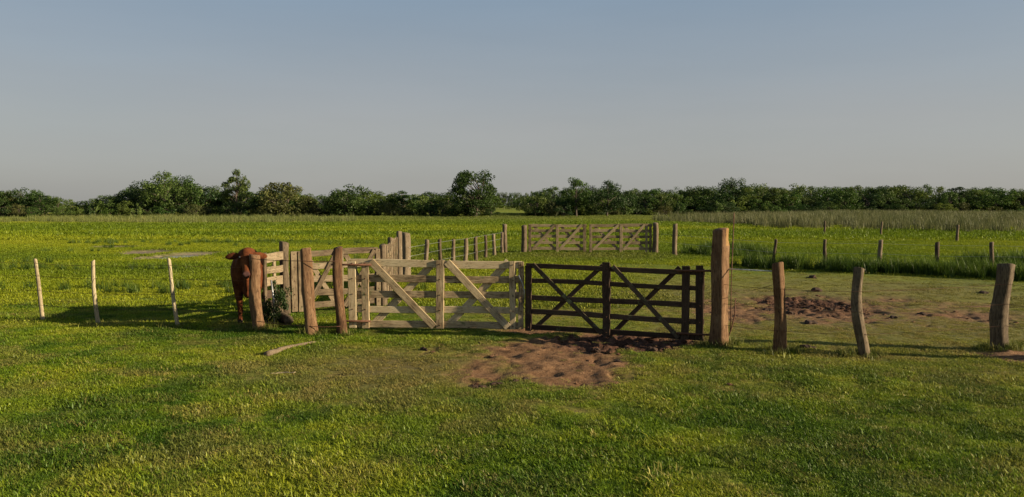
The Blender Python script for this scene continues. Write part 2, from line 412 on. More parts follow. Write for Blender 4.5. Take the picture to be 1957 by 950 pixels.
def post(name, base_px, base_y, top_px, top_y, width_px, mat, label, group=None, seed=1, bend=.02, square=0.0, cat='post', sunk=.35, depth=None, **kw):
    p = G(base_px, base_y) if depth is None else AT(base_px, depth)
    D = p.y; Hh = ZT(top_y, D)
    bm = rough_pole(width_px*D/F/2, Hh, seed, bend, square=square, sunk=sunk, **kw)
    o = bm_obj(name, bm, mat, None, True)
    o.location = on(p); o.location.z = hz(p.x, p.y)
    # lean measured from the photograph, after taking the camera's own tilt out
    top_depth_x = (top_px-978.5)/F*(D*math.cos(PITCH)-(Hh-CAM_H)*math.sin(PITCH))
    base_x = p.x
    lean = math.atan2(top_depth_x-base_x, Hh)
    o.rotation_euler = (0, lean, 0)
    tag(o, label, cat, group)
    return o, p, Hh

def tube(name, pts, rad, mat, parent=None, sides=8, smooth=True):
    """round bar, wire or branch through points; rad is a number or a list"""
    pts = [Vector(p) for p in pts]; n = len(pts)
    rad = [rad]*n if not hasattr(rad, '__len__') else rad
    bm = bmesh.new(); rings = []; ref = None
    for k in range(n):
        d = (pts[min(n-1, k+1)]-pts[max(0, k-1)]).normalized()
        if ref is None: ref = d.orthogonal().normalized()
        ref = (ref-d*ref.dot(d)).normalized(); b = d.cross(ref)
        rings.append([bm.verts.new(pts[k]+(ref*math.cos(2*math.pi*q/sides)+b*math.sin(2*math.pi*q/sides))*rad[k]) for q in range(sides)])
    for k in range(n-1):
        for q in range(sides): bm.faces.new((rings[k][q], rings[k][(q+1)%sides], rings[k+1][(q+1)%sides], rings[k+1][q]))
    bm.faces.new(rings[0][::-1]); bm.faces.new(rings[-1])
    bmesh.ops.recalc_face_normals(bm, faces=bm.faces)
    return bm_obj(name, bm, mat, parent, smooth)

def gate(pa, pb, mat, label, seed, height_=1.22, rails=(.115, .375, .64, .91, 1.175), rail_w=.09, stiles=(), brace=True, back=True, flip=False, group=None, panels=None, mid_rise=.04, brace_w=.09, name='farm_gate', cat='gate', missing=()):
    d = pb-pa; L = d.length
    root = empty(name, on(pa), math.atan2(d.y, d.x)); tag(root, label, cat, group)
    dz = hz(pb.x, pb.y)-hz(pa.x, pa.y)
    rr = random.Random(seed)
    z0 = dz/2 if abs(dz) < .1 else 0
    for k, z in enumerate(rails):
        board('rail', (.01, 0, z+rr.uniform(-.012,.012)), (L-.01, 0, z+dz+rr.uniform(-.012,.012)), rail_w*rr.uniform(.92,1.1), .028, mat, root, seed=seed*31+k, warp=.012, segs=8)
    for k, (x, wv, zt) in enumerate(stiles):
        st = board('stile', (x, -.031, .045), (x+rr.uniform(-.012,.012), -.031, zt), wv, .032, mat, root, seed=seed*17+k)
        board('stile', (x, .031, .055), (x+rr.uniform(-.012,.012), .031, zt-.04), wv*.95, .032, mat, root, seed=seed*19+k)
        for z in rails:       # bolt heads
            bmx = bmesh.new(); bmesh.ops.create_cone(bmx, cap_ends=True, segments=6, radius1=.012, radius2=.008, depth=.012)
            b = bm_obj('bolt', bmx, M['rust'], st); b.matrix_local = LOCAL[st.name].inverted() @ (Matrix.Translation((x+.004, -.052, z+dz*x/L)) @ Matrix.Rotation(math.pi/2, 4, 'X'))
    if brace:
        for (xa, xb) in panels:
            lo, hi = rails[0]-.04, rails[-1]+.03
            a, b = (xa, xb) if not flip else (xb, xa)
            board('brace', (a, -.034, hi), (b, -.034, lo), brace_w, .030, M['darkmoss'] if mat is M['dark'] else mat, root, seed=seed*7+int(xa*100))  # dark gate's front braces: pale moss also stands in for sunlit edges
            if back: board('brace', (a, .034, lo), (b, .034, hi), brace_w, .026, mat, root, seed=seed*5+int(xa*100))
    return root, L

# ------------------------------------------------------------------ the double gate in front
def X(p): return p.x
GA, GB = G(667, 633.5), G(999, 636)
g, L = gate(GA, GB, M['pale'], 'bleached pale wooden gate leaf with diagonal braces, hinged to a round post', 3, rail_w=.125,
            stiles=((.075, .135, 1.20), (.30, .125, 1.19), (1.60, .135, 1.24), (2.86, .10, 1.21), (3.00, .09, 1.2)), panels=((.40, 1.50), (1.72, 2.78)), brace_w=.125)
tube('hinge_strap', [(-.28, -.06, 1.15), (-.02, -.065, 1.15), (.42, -.065, 1.15)], .017, M['rust'], g)
tube('hinge_strap', [(-.16, -.06, .17), (.0, -.065, .17), (.40, -.065, .17)], .017, M['rust'], g)
tube('latch_chain', [(2.96, -.07, .98), (3.02, -.085, .86), (3.06, -.08, .7), (3.05, -.07, .5)], .011, M['wire'], g)
GC, GD = G(1004, 636), G(1347, 655)
g2, L2 = gate(GC, GD, M['dark'], 'dark brown wooden gate leaf with crossed braces beside the thick gate post', 5, rail_w=.082,
              stiles=((.06, .11, 1.17), (1.42, .125, 1.26), (2.70, .125, 1.24), (2.93, .12, 1.24)), panels=((.14, 1.34), (1.52, 2.60)), brace_w=.075)
tube('hinge_strap', [(L2-.45, -.062, 1.16), (L2+.02, -.065, 1.17), (L2+.17, -.06, 1.17)], .018, M['rust'], g2)
tube('hinge_strap', [(L2-.45, -.062, .15), (L2+.02, -.065, .15), (L2+.16, -.06, .15)], .018, M['rust'], g2)

# ------------------------------------------------------------------ posts of the front fence line
front = [
 ('fence_post', 497, 630, 484, 489, 23, 'post', 'split reddish fence post leaning in front of the brown bull', 11, .03),
 ('fence_post', 597, 640, 582, 477, 25, 'post', 'straight reddish fence post between the bull\'s post and the pale gate\'s hinge post', 12, .015),
 ('fence_post', 654, 640, 649, 475, 20, 'post', 'slim reddish post carrying the hinges of the pale gate', 13, .03),
 ('fence_post', 1490, 671, 1487, 500, 23, 'post', 'round fence post joined to the thick gate post by a pale rod', 15, .012),
 ('fence_post', 1652, 677, 1645, 508, 19, 'postgrey', 'crooked slim grey fence post standing in the bare paddock edge', 16, .05),
 ('fence_post', 1910, 668, 1919, 510, 33, 'postgrey', 'stout grey fence post with an earth mound at its foot', 17, .025),
]
PP = {}
for nm, bx, by, tx, ty, wp, mt, lb, sd, bd in front:
    o, p, Hh = post(nm, bx, by, tx, ty, wp, M[mt], lb, None, sd, bd, square=.45, sq_rot=math.radians(25 if bx < 700 else 42)); PP[bx] = (o, p, Hh)
o, p, Hh = post('gate_post', 1373, 660, 1380, 438, 31, M['post'], 'tall thick squared gate post with a notched top', None, 14, .008, square=.75, taper=.0, rings=26, sides=28)
me = o.data; me.materials.append(M['cut'])
for v in me.vertices:                         # the notch sawn into the sunny side of the head
    if v.co.z > Hh-.21 and v.co.x > .03: v.co.x = .03+(v.co.x-.03)*.78
for f in me.polygons:
    if f.center.z > Hh-.24 and f.center.x > .035: f.material_index = 1
BIG = (o, p, Hh)
off, _, _ = post('fence_post', 2090, 690, 2100, 515, 24, M['postgrey'], 'fence post past the stout grey post, along the same wires', None, 18, .03)

# thin stakes of the wire fence on the left
SP = []
for k, (bx, by, tx, ty, lb) in enumerate(((340, 626, 322, 498, 'thin pale stake leaning beside the bull\'s long shadow, closest to the bull'),
        (187, 618, 178, 497, 'thin pale stake in the middle of the wire fence stakes'),
        (82, 612, 66, 496, 'thin pale stake at the tip of the bull\'s long shadow'),
        (-70, 607, -90, 492, 'thin pale stake farthest along the wire fence from the bull'))):
    o, p, Hh = post('fence_stake', bx, by, tx, ty, 7.6, M['stake'], lb, None, 40+k, .012, cat='stake', sides=8, rings=10, knots=0, taper=.15)
    SP.append((o, p, Hh))

def wire(name, pts, label, rad=.0035, mat='wire', cat='wire', sag=.012, group=None):
    full = []
    for a, b in zip(pts[:-1], pts[1:]):
        for k in range(6):
            t = k/6; q = a.lerp(b, t); q.z -= sag*4*t*(1-t); full.append(q)
    full.append(pts[-1])
    o = tube(name, full, rad, M[mat], None, 5); tag(o, label, cat, group); return o
def up(p, z, dy=0): return Vector((p.x, p.y+dy, hz(p.x, p.y)+z))
lw = [SP[3], SP[2], SP[1], SP[0], PP[497]]
for z, w_ in ((.30, 'lowest'), (.58, 'second lowest'), (.86, 'second highest'), (1.10, 'highest')):
    pts = []
    for (o, p, Hh) in lw:
        t = z/Hh; pts.append(Vector((p.x+math.tan(o.rotation_euler[1])*z, p.y-.03, o.location.z+z)))
    wire('fence_wire', pts, w_+' wire strung along the thin pale stakes to the bull\'s post', .0032, 'rust')
rw = [BIG, PP[1490], PP[1652], PP[1910], (off, off.location.copy(), 1.4)]
for z, w_ in ((.35, 'lowest'), (.68, 'second'), (.98, 'third')):
    pts = [Vector((p.x+math.tan(o.rotation_euler[1])*z, p.y-.10, o.location.z+z)) for (o, p, Hh) in rw]
    wire('fence_wire', pts, w_+' wire up from the ground on the paddock fence beside the gate post', .0028, 'rust')
mw = [PP[497], PP[597], PP[654]]
for z, w_ in ((1.26, 'upper'), (.16, 'lower')):
    pts = [Vector((p.x+math.tan(o.rotation_euler[1])*z, p.y-.12, o.location.z+z)) for (o, p, Hh) in mw]
    wire('fence_wire', pts, w_+' dark wire tied across the three reddish posts', .006, 'rust')
a, b = BIG[1], PP[1490][1]
br = tube('brace_rod', [up(a, 1.21, -.02)+Vector((.10, 0, 0)), up(b, 1.235, -.02)-Vector((.085, 0, 0))], .011, M['whiterod']); tag(br, 'pale horizontal rod bracing the gate post against its neighbour post', 'rod')
rw2 = wire('fence_wire', [up(b, 1.1, -.09), up(b, .9, .2)+Vector((-.25, .3, 0))], 'loose diagonal wire hanging from the post with the pale rod', .004, 'rust')
c0 = G(1385, 655)
cr = tube('bent_rod', [on(c0, -.05), on(c0)+Vector((.10, 0, .22)), on(c0)+Vector((.155, 0, .45)), on(c0)+Vector((.165, .02, .72))], .010, M['rust']); tag(cr, 'dark bent iron rod standing at the foot of the gate post', 'rod')
c1 = AT(1396, 13.4)
hr = tube('iron_stake', [on(c1, -.2), up(c1, .9), on(c1, 2.08)+Vector((.03, 0, 0))], .009, M['rust']); tag(hr, 'thin dark iron stake standing behind the thick gate post', 'stake')

# ------------------------------------------------------------------ working pen on the left: gate, chute, race
IA, IB = G(557, 601), G(724, 589)
g3, L3 = gate(IA, IB, M['pale2'], 'pale wooden pen gate set back behind the reddish posts', 8, rail_w=.13, height_=1.25,
              rails=(.14, .40, .67, .95, 1.21), stiles=((.06, .12, 1.26), (.20, .12, 1.25), (L3 if False else 1.02, .10, 1.26), (1.84, .10, 1.26)), panels=((.30, .95), (1.10, 1.76)), flip=True, brace_w=.10)
o, p, Hh = post('pen_post', 546, 603, 544, 464, 18, M['postgrey'], 'squared grey pen post between the chute boards and the pen gate', None, 21, .006, square=.7)
# race: board fence running away from the pen gate
RA = IB+Vector((.08, .1, 0)); RB = AT(758, 22.3); RM = RA.lerp(RB, .5)
for k, (qa, qb, lb) in enumerate(((RA, RM, 'board fence panel of the cattle race next to the pen gate'), (RM, RB, 'board fence panel at the far end of the cattle race'))):
    d = (qb-qa).normalized()
    Lp = (qb-qa).length
    gate(qa+d*.08, qb-d*.08, M['pale2'], lb, 50+k, rail_w=.15, rails=(.2, .46, .72, .98, 1.2), stiles=((.1, .11, 1.27), (Lp*.33, .10, 1.25), (Lp*.62, .10, 1.25), (Lp-.3, .11, 1.27)), brace=False, name='board_fence', cat='fence panel')
for k, (q, h_, lb) in enumerate(((RA, 1.32, 'square pale post where the pen gate meets the cattle race'), (RM, 1.36, 'square pale post in the middle of the cattle race'), (RB+Vector((.07, .1, 0)), 1.42, 'dark capped post at the far end of the cattle race'))):
    bm = rough_pole(.075, h_, 60+k, .006, square=.7, sides=12, rings=10)
    o = bm_obj('race_post', bm, M['postgrey'], None, True); o.location = on(q); tag(o, lb, 'post')
# chute boards between the bull's post and the pen post
CA, CB = AT(503, 14.35), AT(549, 15.45)
d = CB-CA; ch = empty('chute_panel', on(CA), math.atan2(d.y, d.x)); tag(ch, 'short mossy panel of wide chute boards behind the bull\'s post', 'fence panel')
Lc = d.length
for k, (z, wv, mt) in enumerate(((1.18, .17, 'pale2'), (.95, .13, 'pale2'), (.73, .17, 'pale2'), (.50, .15, 'dark'), (.31, .15, 'darkmoss'), (.12, .16, 'darkmoss'))):  # lower planks mossy, and darkened as painted shade below the pale boards
    board('plank', (0, R.uniform(-.01,.01), z), (Lc-.10, R.uniform(-.01,.01), z+R.uniform(-.03,.03)), wv, .035, M[mt], ch, seed=300+k, warp=.015)
board('stile', (.05, -.037, -.1), (.04, -.037, 1.30), .10, .036, M['pale2'], ch, seed=311)
board('stile', (Lc*.55, .037, -.1), (Lc*.55, .037, 1.26), .10, .036, M['pale2'], ch, seed=312)
pc = AT(525, 13.95)
rp = tube('steel_pipe', [on(pc, -.2), up(pc, .45)+Vector((-.01, 0, 0)), up(pc, .82)+Vector((-.05, 0, 0))], .017, M['wire']); tag(rp, 'grey steel pipe stuck upright in front of the chute boards', 'pipe')
# short log propped in the chute's shade
q = AT(542, 14.1)
def log(name, a, b, r0, r1, seed, mat, label, cat, bend=.03, segs=9):
    rr = random.Random(seed); pts = []; rad = []
    d = b-a; side = Vector((-d.y, d.x, 0)).normalized()
    for k in range(segs+1):
        t = k/segs
        pts.append(a.lerp(b, t)+side*bend*math.sin(t*5+seed)+Vector((0, 0, rr.uniform(-.006, .006)))); rad.append((r0+(r1-r0)*t)*(1+rr.uniform(-.12, .12)))
    o = tube(name, pts, rad, mat, None, 10)
    return tag(o, label, cat)
lg = log('short_log', on(q, .08)+Vector((.13, -.10, 0)), on(q, .10)+Vector((-.12, .25, 0)), .085, .10, 3, M['postgrey'], 'short thick log lying in the shade by the steel pipe', 'log', .01)
a, b = G(503, 680), G(600, 657)
fb = log('fallen_branch', on(a, .03), on(b, .02), .046, .022, 5, M['postgrey'], 'bent grey branch lying on the grass before the fence posts', 'branch', .06, 12)
a, b = G(517, 713), G(566, 712)
fs = log('dry_stick', on(a, .02), on(b, .018), .014, .009, 6, M['stake'], 'dry pale stick on the bare grass before the fallen branch', 'stick', .03, 10)

# ------------------------------------------------------------------ post row to the back gate, back gate
sx, sy, ex, ey = -3.05, 22.9, -.32, 35.2
for k in range(1, 9):
    t = k/8.35
    p = Vector((sx+(ex-sx)*t, sy+(ey-sy)*t, 0)); top = (460, 459, 458, 457, 455, 454, 453, 452)[k-1]
    Hh = max(.95, ZT(top, p.y))
    bm = rough_pole(.075+R.uniform(-.012, .012), Hh, 80+k, .012, sides=9, rings=8, knots=1)
    o = bm_obj('row_post', bm, M['postgrey'], None, True); o.location = on(p); o.rotation_euler = (R.uniform(-.02,.02), R.uniform(-.025,.03), 0)
    tag(o, 'short grey post in the row between the cattle race and the back gate', 'post', 'row of posts leading to the back gate')
for k, (px, top, wd, lb) in enumerate(((776, 446, .13, 'grey post standing where the post row leaves the cattle race'),)):
    p = AT(px, 23.0); bm = rough_pole(wd, ZT(top, p.y), 95, .01, square=.5); o = bm_obj('row_post', bm, M['postgrey'], None, True); o.location = on(p); tag(o, lb, 'post')
rowA, rowB = Vector((sx, sy, 0)), Vector((ex, ey, 0))
for z, w_ in ((.35, 'lower'), (.68, 'middle'), (.95, 'upper')):
    wire('fence_wire', [up(rowA.lerp(rowB, t), z) for t in (0, .25, .5, .75, 1)], w_+' wire along the row of posts leading to the back gate', .004, sag=.0)
BD = 35.0
for px, top, wd, lb in ((965, 430, .11, 'tall grey post closing the post row beside the back gate'), (1001, 432, .13, 'dark post hinging the paler left-hand back gate leaf to the path fence'),
                        (1252, 427, .12, 'dark post at the end of the back gate by the open field'), (1289, 428, .10, 'lone dark post in the field next to the back gate')):
    p = AT(px, BD-.05 if px != 1289 else 33.5)
    bm = rough_pole(wd, ZT(top, p.y), int(px), .01, square=.4, sides=10, rings=10); o = bm_obj('back_post', bm, M['postgrey'], None, True); o.location = on(p); tag(o, lb.replace('left-hand ', ''), 'post')
BA, BB_, BC = AT(1009, BD), AT(1121, BD), AT(1246, BD)
Lb = (BB_-BA).length
gate(BA, BB_, M['pale3'], 'weathered back gate leaf nearer the post row, at the end of the trampled pen', 70, rail_w=.13, rails=(.2, .48, .75, 1.02, 1.26), stiles=((.08, .12, 1.3), (Lb/2, .13, 1.3), (Lb-.1, .14, 1.3)), panels=((.2, Lb/2-.1), (Lb/2+.1, Lb-.22)), flip=True, brace_w=.12)
Lb = (BC-BB_).length
gate(BB_+Vector((.12, 0, 0)), BC, M['pale3'], 'weathered back gate leaf nearer the lone dark field post', 71, rail_w=.13, rails=(.2, .48, .75, 1.02, 1.26), stiles=((.06, .12, 1.3), (Lb/2-.05, .13, 1.3), (Lb-.38, .10, 1.3), (Lb-.2, .10, 1.28)), panels=((.16, Lb/2-.16), (Lb/2+.06, Lb-.48)), flip=True, brace_w=.11)

# posts of the ditch fence and of the far fence by the reeds
ditch_posts = []
for k, (px, top, D, wd) in enumerate(((1478, 464, 26.6, .055), (1575, 467, 26.2, .06), (1682, 475, 25.6, .075), (1789, 475, 25.0, .07), (1893, 478, 24.6, .07), (2010, 482, 24.1, .07))):
    p = AT(px, D+.5); bm = rough_pole(wd, max(1.0, ZT(top, p.y)), 120+k, .02, sides=9, rings=9, knots=1)
    o = bm_obj('ditch_post', bm, M['postgrey'], None, True); o.location = on(p); o.rotation_euler = (0, R.uniform(-.05, .08), 0)
    tag(o, 'grey post standing in the tall grass of the ditch behind the bare paddock', 'post', 'ditch fence posts'); ditch_posts.append(p)
for z, w_ in ((.55, 'lower'), (.9, 'upper')):
    wire('fence_wire', [up(BC+Vector((.3, 0, 0)), z)]+[up(p, z) for p in ditch_posts], w_+' wire of the ditch fence behind the bare paddock', .004, sag=.01)
for k, (px, top, base) in enumerate(((1575, 428, 448), (1684, 431, 451), (1829, 433, 462))):
    p = G(px, base); bm = rough_pole(.08, max(1.0, ZT(top, p.y)), 140+k, .02, sides=8, rings=8, knots=1)
    o = bm_obj('field_post', bm, M['postgrey'], None, True); o.location = on(p); tag(o, 'small dark post at the edge of the dry reeds beyond the ditch', 'post', 'far posts by the reeds')

# dung and clods on the paddock
def clod(px, py, rx, hh, seed, label, nm='dung_pat', mat='dung', cat='dung', group=None):
    p = G(px, py); rr = random.Random(seed); bm = bmesh.new(); bmesh.ops.create_icosphere(bm, subdivisions=3, radius=1)
    ph = [rr.uniform(0, 6.28) for _ in range(4)]
    for v in bm.verts:
        n = 1+.25*math.sin(3*v.co.x+ph[0])+.2*math.sin(4*v.co.y+ph[1])+.16*math.sin(7*v.co.x+5*v.co.y+ph[2])+rr.uniform(-.14, .14)
        v.co = Vector((v.co.x*rx*n, v.co.y*rx*.8*n, max(v.co.z, -.3)*hh*n))
    o = bm_obj(nm, bm, M[mat], None, False); o.location = on(p, hh*.05); o.rotation_euler = (0, 0, rr.uniform(0, 6.28)); tag(o, label, cat, group)
for k, (px, py, rx, hh) in enumerate(((1550, 532, .17, .07), (1562, 556, .17, .07), (1550, 618, .13, .06), (1510, 598, .10, .05), (1590, 592, .10, .05), (1468, 591, .10, .05), (1710, 608, .11, .04), (1760, 600, .09, .04), (1880, 560, .14, .04), (1545, 664, .10, .05))):
    clod(px, py, rx, hh, 200+k, 'dark cow pat lying on the bare paddock behind the wire fence', group='cow pats on the paddock')
for k, (px, py, rx, hh) in enumerate(((912, 737, .09, .035), (950, 733, .07, .03), (985, 728, .06, .025), (1005, 724, .05, .025), (1180, 690, .07, .03), (1140, 676, .08, .035), (1215, 660, .09, .06), (1165, 648, .08, .06), (1105, 650, .06, .05), (1245, 668, .08, .05), (812, 672, .06, .04), (845, 662, .06, .04))):
    clod(px, py, rx, hh, 230+k, 'dark clod of mud on the bare earth before the double gate', 'mud_clod', 'dung', 'clod', 'mud clods before the gate')

# ------------------------------------------------------------------ the bull
def bull(loc, rz):
    bm = bmesh.new()
    def ell(c, r, rot=(0,0,0)):
        m = Matrix.Translation(c) @ Matrix.Rotation(rot[2], 4, 'Z') @ Matrix.Rotation(rot[1], 4, 'Y') @ Matrix.Rotation(rot[0], 4, 'X') @ Matrix.Diagonal((*r, 1))
        bmesh.ops.create_icosphere(bm, subdivisions=3, radius=1, matrix=m)
    def limb(pts):
        for (p0, r0), (p1, r1) in zip(pts[:-1], pts[1:]):
            p0 = Vector(p0); p1 = Vector(p1); n = max(3, int((p1-p0).length/.03))
            for k in range(n+1):
                t = k/n; r = r0+(r1-r0)*t
                bmesh.ops.create_icosphere(bm, subdivisions=2, radius=r, matrix=Matrix.Translation(p0.lerp(p1, t)))
    ell((0, .18, .96), (.30, .40, .40)); ell((0, .80, .93), (.37, .72, .41)); ell((0, 1.42, 1.02), (.30, .36, .35))
    ell((0, .25, 1.24), (.16, .42, .17)); ell((0, 1.0, 1.2), (.2, .6, .13))
    for s in (-1, 1):
        ell((s*.20, .18, .92), (.13, .24, .34)); ell((s*.20, 1.45, .88), (.14, .27, .36))
        limb([((s*.19, .14, .75), .125), ((s*.175, .10, .48), .078), ((s*.165, .10, .40), .066), ((s*.16, .13, .14), .045), ((s*.16, .10, .07), .06), ((s*.16, .09, .045), .062)])
        limb([((s*.20, 1.40, .72), .15), ((s*.20, 1.36, .60), .115), ((s*.19, 1.58, .44), .066), ((s*.18, 1.60, .40), .06), ((s*.18, 1.54, .14), .045), ((s*.18, 1.50, .07), .058), ((s*.18, 1.49, .045), .062)])
    limb([((0, .0, 1.08), .26), ((0, -.22, 1.19), .20), ((0, -.38, 1.29), .15)])
    ell((0, -.12, .86), (.075, .28, .26)); ell((0, -.02, .62), (.09, .22, .14))
    ell((0, -.46, 1.31), (.125, .14, .13)); ell((0, -.46, 1.39), (.10, .09, .06))
    limb([((0, -.50, 1.28), .125), ((0, -.64, 1.14), .095), ((0, -.74, 1.03), .072), ((0, -.79, .985), .080)])
    for s in (-1, 1):
        ell((s*.105, -.55, 1.275), (.045, .05, .04)); ell((s*.045, -.845, 1.0), (.038, .03, .034)); ell((s*.085, -.50, 1.17), (.045, .09, .10))
        ell((s*.27, -.42, 1.30), (.16, .026, .07), (0, s*.14, s*.18))
    limb([((0, 1.74, 1.2), .05), ((0, 1.82, 1.0), .03), ((0, 1.82, .6), .024)]); ell((0, 1.82, .48), (.05, .05, .14))
    ell((0, 1.2, .56), (.08, .12, .10))
    me = bpy.data.meshes.new('body'); bm.to_mesh(me); bm.free()
    tmp = bpy.data.objects.new('body', me); C.objects.link(tmp)
    r = tmp.modifiers.new('remesh', 'REMESH'); r.mode = 'VOXEL'; r.voxel_size = .019
    sm = tmp.modifiers.new('smooth', 'SMOOTH'); sm.iterations = 4; sm.factor = .5
    dg = bpy.context.evaluated_depsgraph_get()
    me2 = bpy.data.meshes.new_from_object(tmp.evaluated_get(dg)); me2.name = 'body'
    bpy.data.objects.remove(tmp); bpy.data.meshes.remove(me)
    me2.polygons.foreach_set('use_smooth', [True]*len(me2.polygons))
    k = N('red_brown_hide'); v = k.coords('Object'); hair = k.noise(k.coords('Object', (1, 1, .25)), 60, 4, .6); big = k.noise(v, 3.5, 3)
    col = k.ramp(k.math('ADD', k.math('MULTIPLY', hair, .5), k.math('MULTIPLY', big, .5)), [(.33, (.030, .009, .005)), (.5, (.082, .025, .009)), (.68, (.155, .053, .017))])
    sx_ = k.n('ShaderNodeSeparateXYZ'); k.l(v, sx_.inputs[0])
    muz = k.math('MULTIPLY', k.math('MULTIPLY', k.math('SUBTRACT', -.79, sx_.outputs[1]), 14, True), 1.0, True)
    col = k.mix(muz, col, (.06, .03, .026))
    hoof = k.math('MULTIPLY', k.math('SUBTRACT', .085, sx_.outputs[2]), 40, True)
    col = k.mix(hoof, col, (.025, .02, .018))
    k.principled(col, .95, hair, .35, .003, .08)
    root = empty('bull', loc, rz); root.scale = (.86, .92, .985); tag(root, 'reddish brown bull facing out behind the leaning fence post', 'bull')
    link('body', me2, k.m, root)
    for s in (-1, 1):
        bmx = bmesh.new(); bmesh.ops.create_uvsphere(bmx, u_segments=14, v_segments=10, radius=.024)
        e = bm_obj('eye', bmx, M['black'], root, True); e.location = (s*.132, -.585, 1.285)
    return root
BP = G(474, 622)
bull(on(BP, -.005)+Vector((-.04, .12, 0)), math.radians(18))

# ------------------------------------------------------------------ grass (nobody could count it)
def tuft_mesh(name, seed, n, spread, h, wd, lean, broad=0.0):
    rr = np.random.default_rng(seed); V = []; Fq = []; leaf = []
    for k in range(n):
        a = rr.uniform(0, 2*math.pi); r = spread*math.sqrt(rr.uniform(0, 1))
        x, y = r*math.cos(a), r*math.sin(a); az = rr.uniform(0, 2*math.pi)
        hh = h*rr.uniform(.45, 1.15); ln = lean*rr.uniform(.2, 1.3); ww = wd*rr.uniform(.7, 1.3)
        if rr.uniform() < broad: hh *= .55; ww *= 2.6; ln *= 1.2
        dx, dy = math.cos(az), math.sin(az); sx_, sy_ = -dy*ww/2, dx*ww/2
        b = len(V)
        pts = [(0, 0, 1.0), (.30*ln, .55, .85), (ln, 1.0, .12)]
        for (o_, z_, w_) in pts:
            V.append((x+dx*o_*hh-sx_*w_, y+dy*o_*hh-sy_*w_, z_*hh*(1-.25*min(1, ln)*z_)-.004)); V.append((x+dx*o_*hh+sx_*w_, y+dy*o_*hh+sy_*w_, z_*hh*(1-.25*min(1, ln)*z_)-.004))
        Fq += [(b, b+1, b+3, b+2), (b+2, b+3, b+5, b+4)]
        q = rr.uniform(); leaf += [q, q]
    me = np_mesh(name, np.array(V), np.array(Fq))
    at = me.attributes.new('leaf', 'FLOAT', 'FACE'); at.data.foreach_set('value', np.array(leaf, np.float32))
    me.materials.append(M['blade'])
    return bpy.data.objects.new(name, me)
def tuft_collection(name, specs):
    col = bpy.data.collections.new(name)
    for k, sp in enumerate(specs): col.objects.link(tuft_mesh(name+'_tuft', *sp))
    return col
def gn_group(col):
    ng = bpy.data.node_groups.new('scatter_'+col.name, 'GeometryNodeTree')
    ng.interface.new_socket('Geometry', in_out='INPUT', socket_type='NodeSocketGeometry')
    ng.interface.new_socket('Geometry', in_out='OUTPUT', socket_type='NodeSocketGeometry')
    gi = ng.nodes.new('NodeGroupInput'); go = ng.nodes.new('NodeGroupOutput')
    ci = ng.nodes.new('GeometryNodeCollectionInfo'); ci.inputs['Collection'].default_value = col
    ci.inputs['Separate Children'].default_value = True; ci.inputs['Reset Children'].default_value = True
    ip = ng.nodes.new('GeometryNodeInstanceOnPoints'); ip.inputs['Pick Instance'].default_value = True
    def na(nm, dt):
        x = ng.nodes.new('GeometryNodeInputNamedAttribute'); x.data_type = dt; x.inputs['Name'].default_value = nm; return x.outputs[0]
    ng.links.new(gi.outputs[0], ip.inputs['Points']); ng.links.new(ci.outputs[0], ip.inputs['Instance'])
    ng.links.new(na('rot', 'FLOAT_VECTOR'), ip.inputs['Rotation']); ng.links.new(na('size', 'FLOAT_VECTOR'), ip.inputs['Scale'])
    ng.links.new(na('pick', 'INT'), ip.inputs['Instance Index'])
    ng.links.new(ip.outputs[0], go.inputs[0])
    return ng
def scatter(name, col, x, y, size, tint, label, cat):
    n = len(x); z = height(x, y)
    me = bpy.data.meshes.new(name); me.vertices.add(n)
    me.vertices.foreach_set('co', np.column_stack([x, y, z]).astype(np.float32).ravel())
    def put(nm, ty, dom_arr, key):
        a = me.attributes.new(nm, ty, 'POINT'); a.data.foreach_set(key, np.ascontiguousarray(dom_arr).ravel())
    rot = np.column_stack([NR.uniform(-.12, .12, n), NR.uniform(-.12, .12, n), NR.uniform(0, 6.28, n)]).astype(np.float32)
    put('rot', 'FLOAT_VECTOR', rot, 'vector')
    put('size', 'FLOAT_VECTOR', size.astype(np.float32), 'vector')
    put('pick', 'INT', NR.integers(0, len(col.objects), n).astype(np.int32), 'value')
    put('tint', 'FLOAT_COLOR', np.column_stack([tint, np.ones(n)]).astype(np.float32), 'color')
    o = bpy.data.objects.new(name, me); C.objects.link(o)
    md = o.modifiers.new('scatter', 'NODES'); md.node_group = gn_group(col)
    tag(o, label, cat, None, 'stuff'); print(name, n)
    return o
def sector(n, d0, d1, half=.80, xshift=0.0):
    """random points of a wedge of ground that opens away from the viewer's place, even per area"""
    d = np.sqrt(NR.uniform(d0*d0, d1*d1, n)); x = NR.uniform(-1, 1, n)*half*d*(1)+xshift
    return x, d
def lerp3(a, b, t): return np.array(a)[None]*(1-t[:, None])+np.array(b)[None]*t[:, None]
def s3(s, sz=1.0): return np.column_stack([s, s, s*sz])

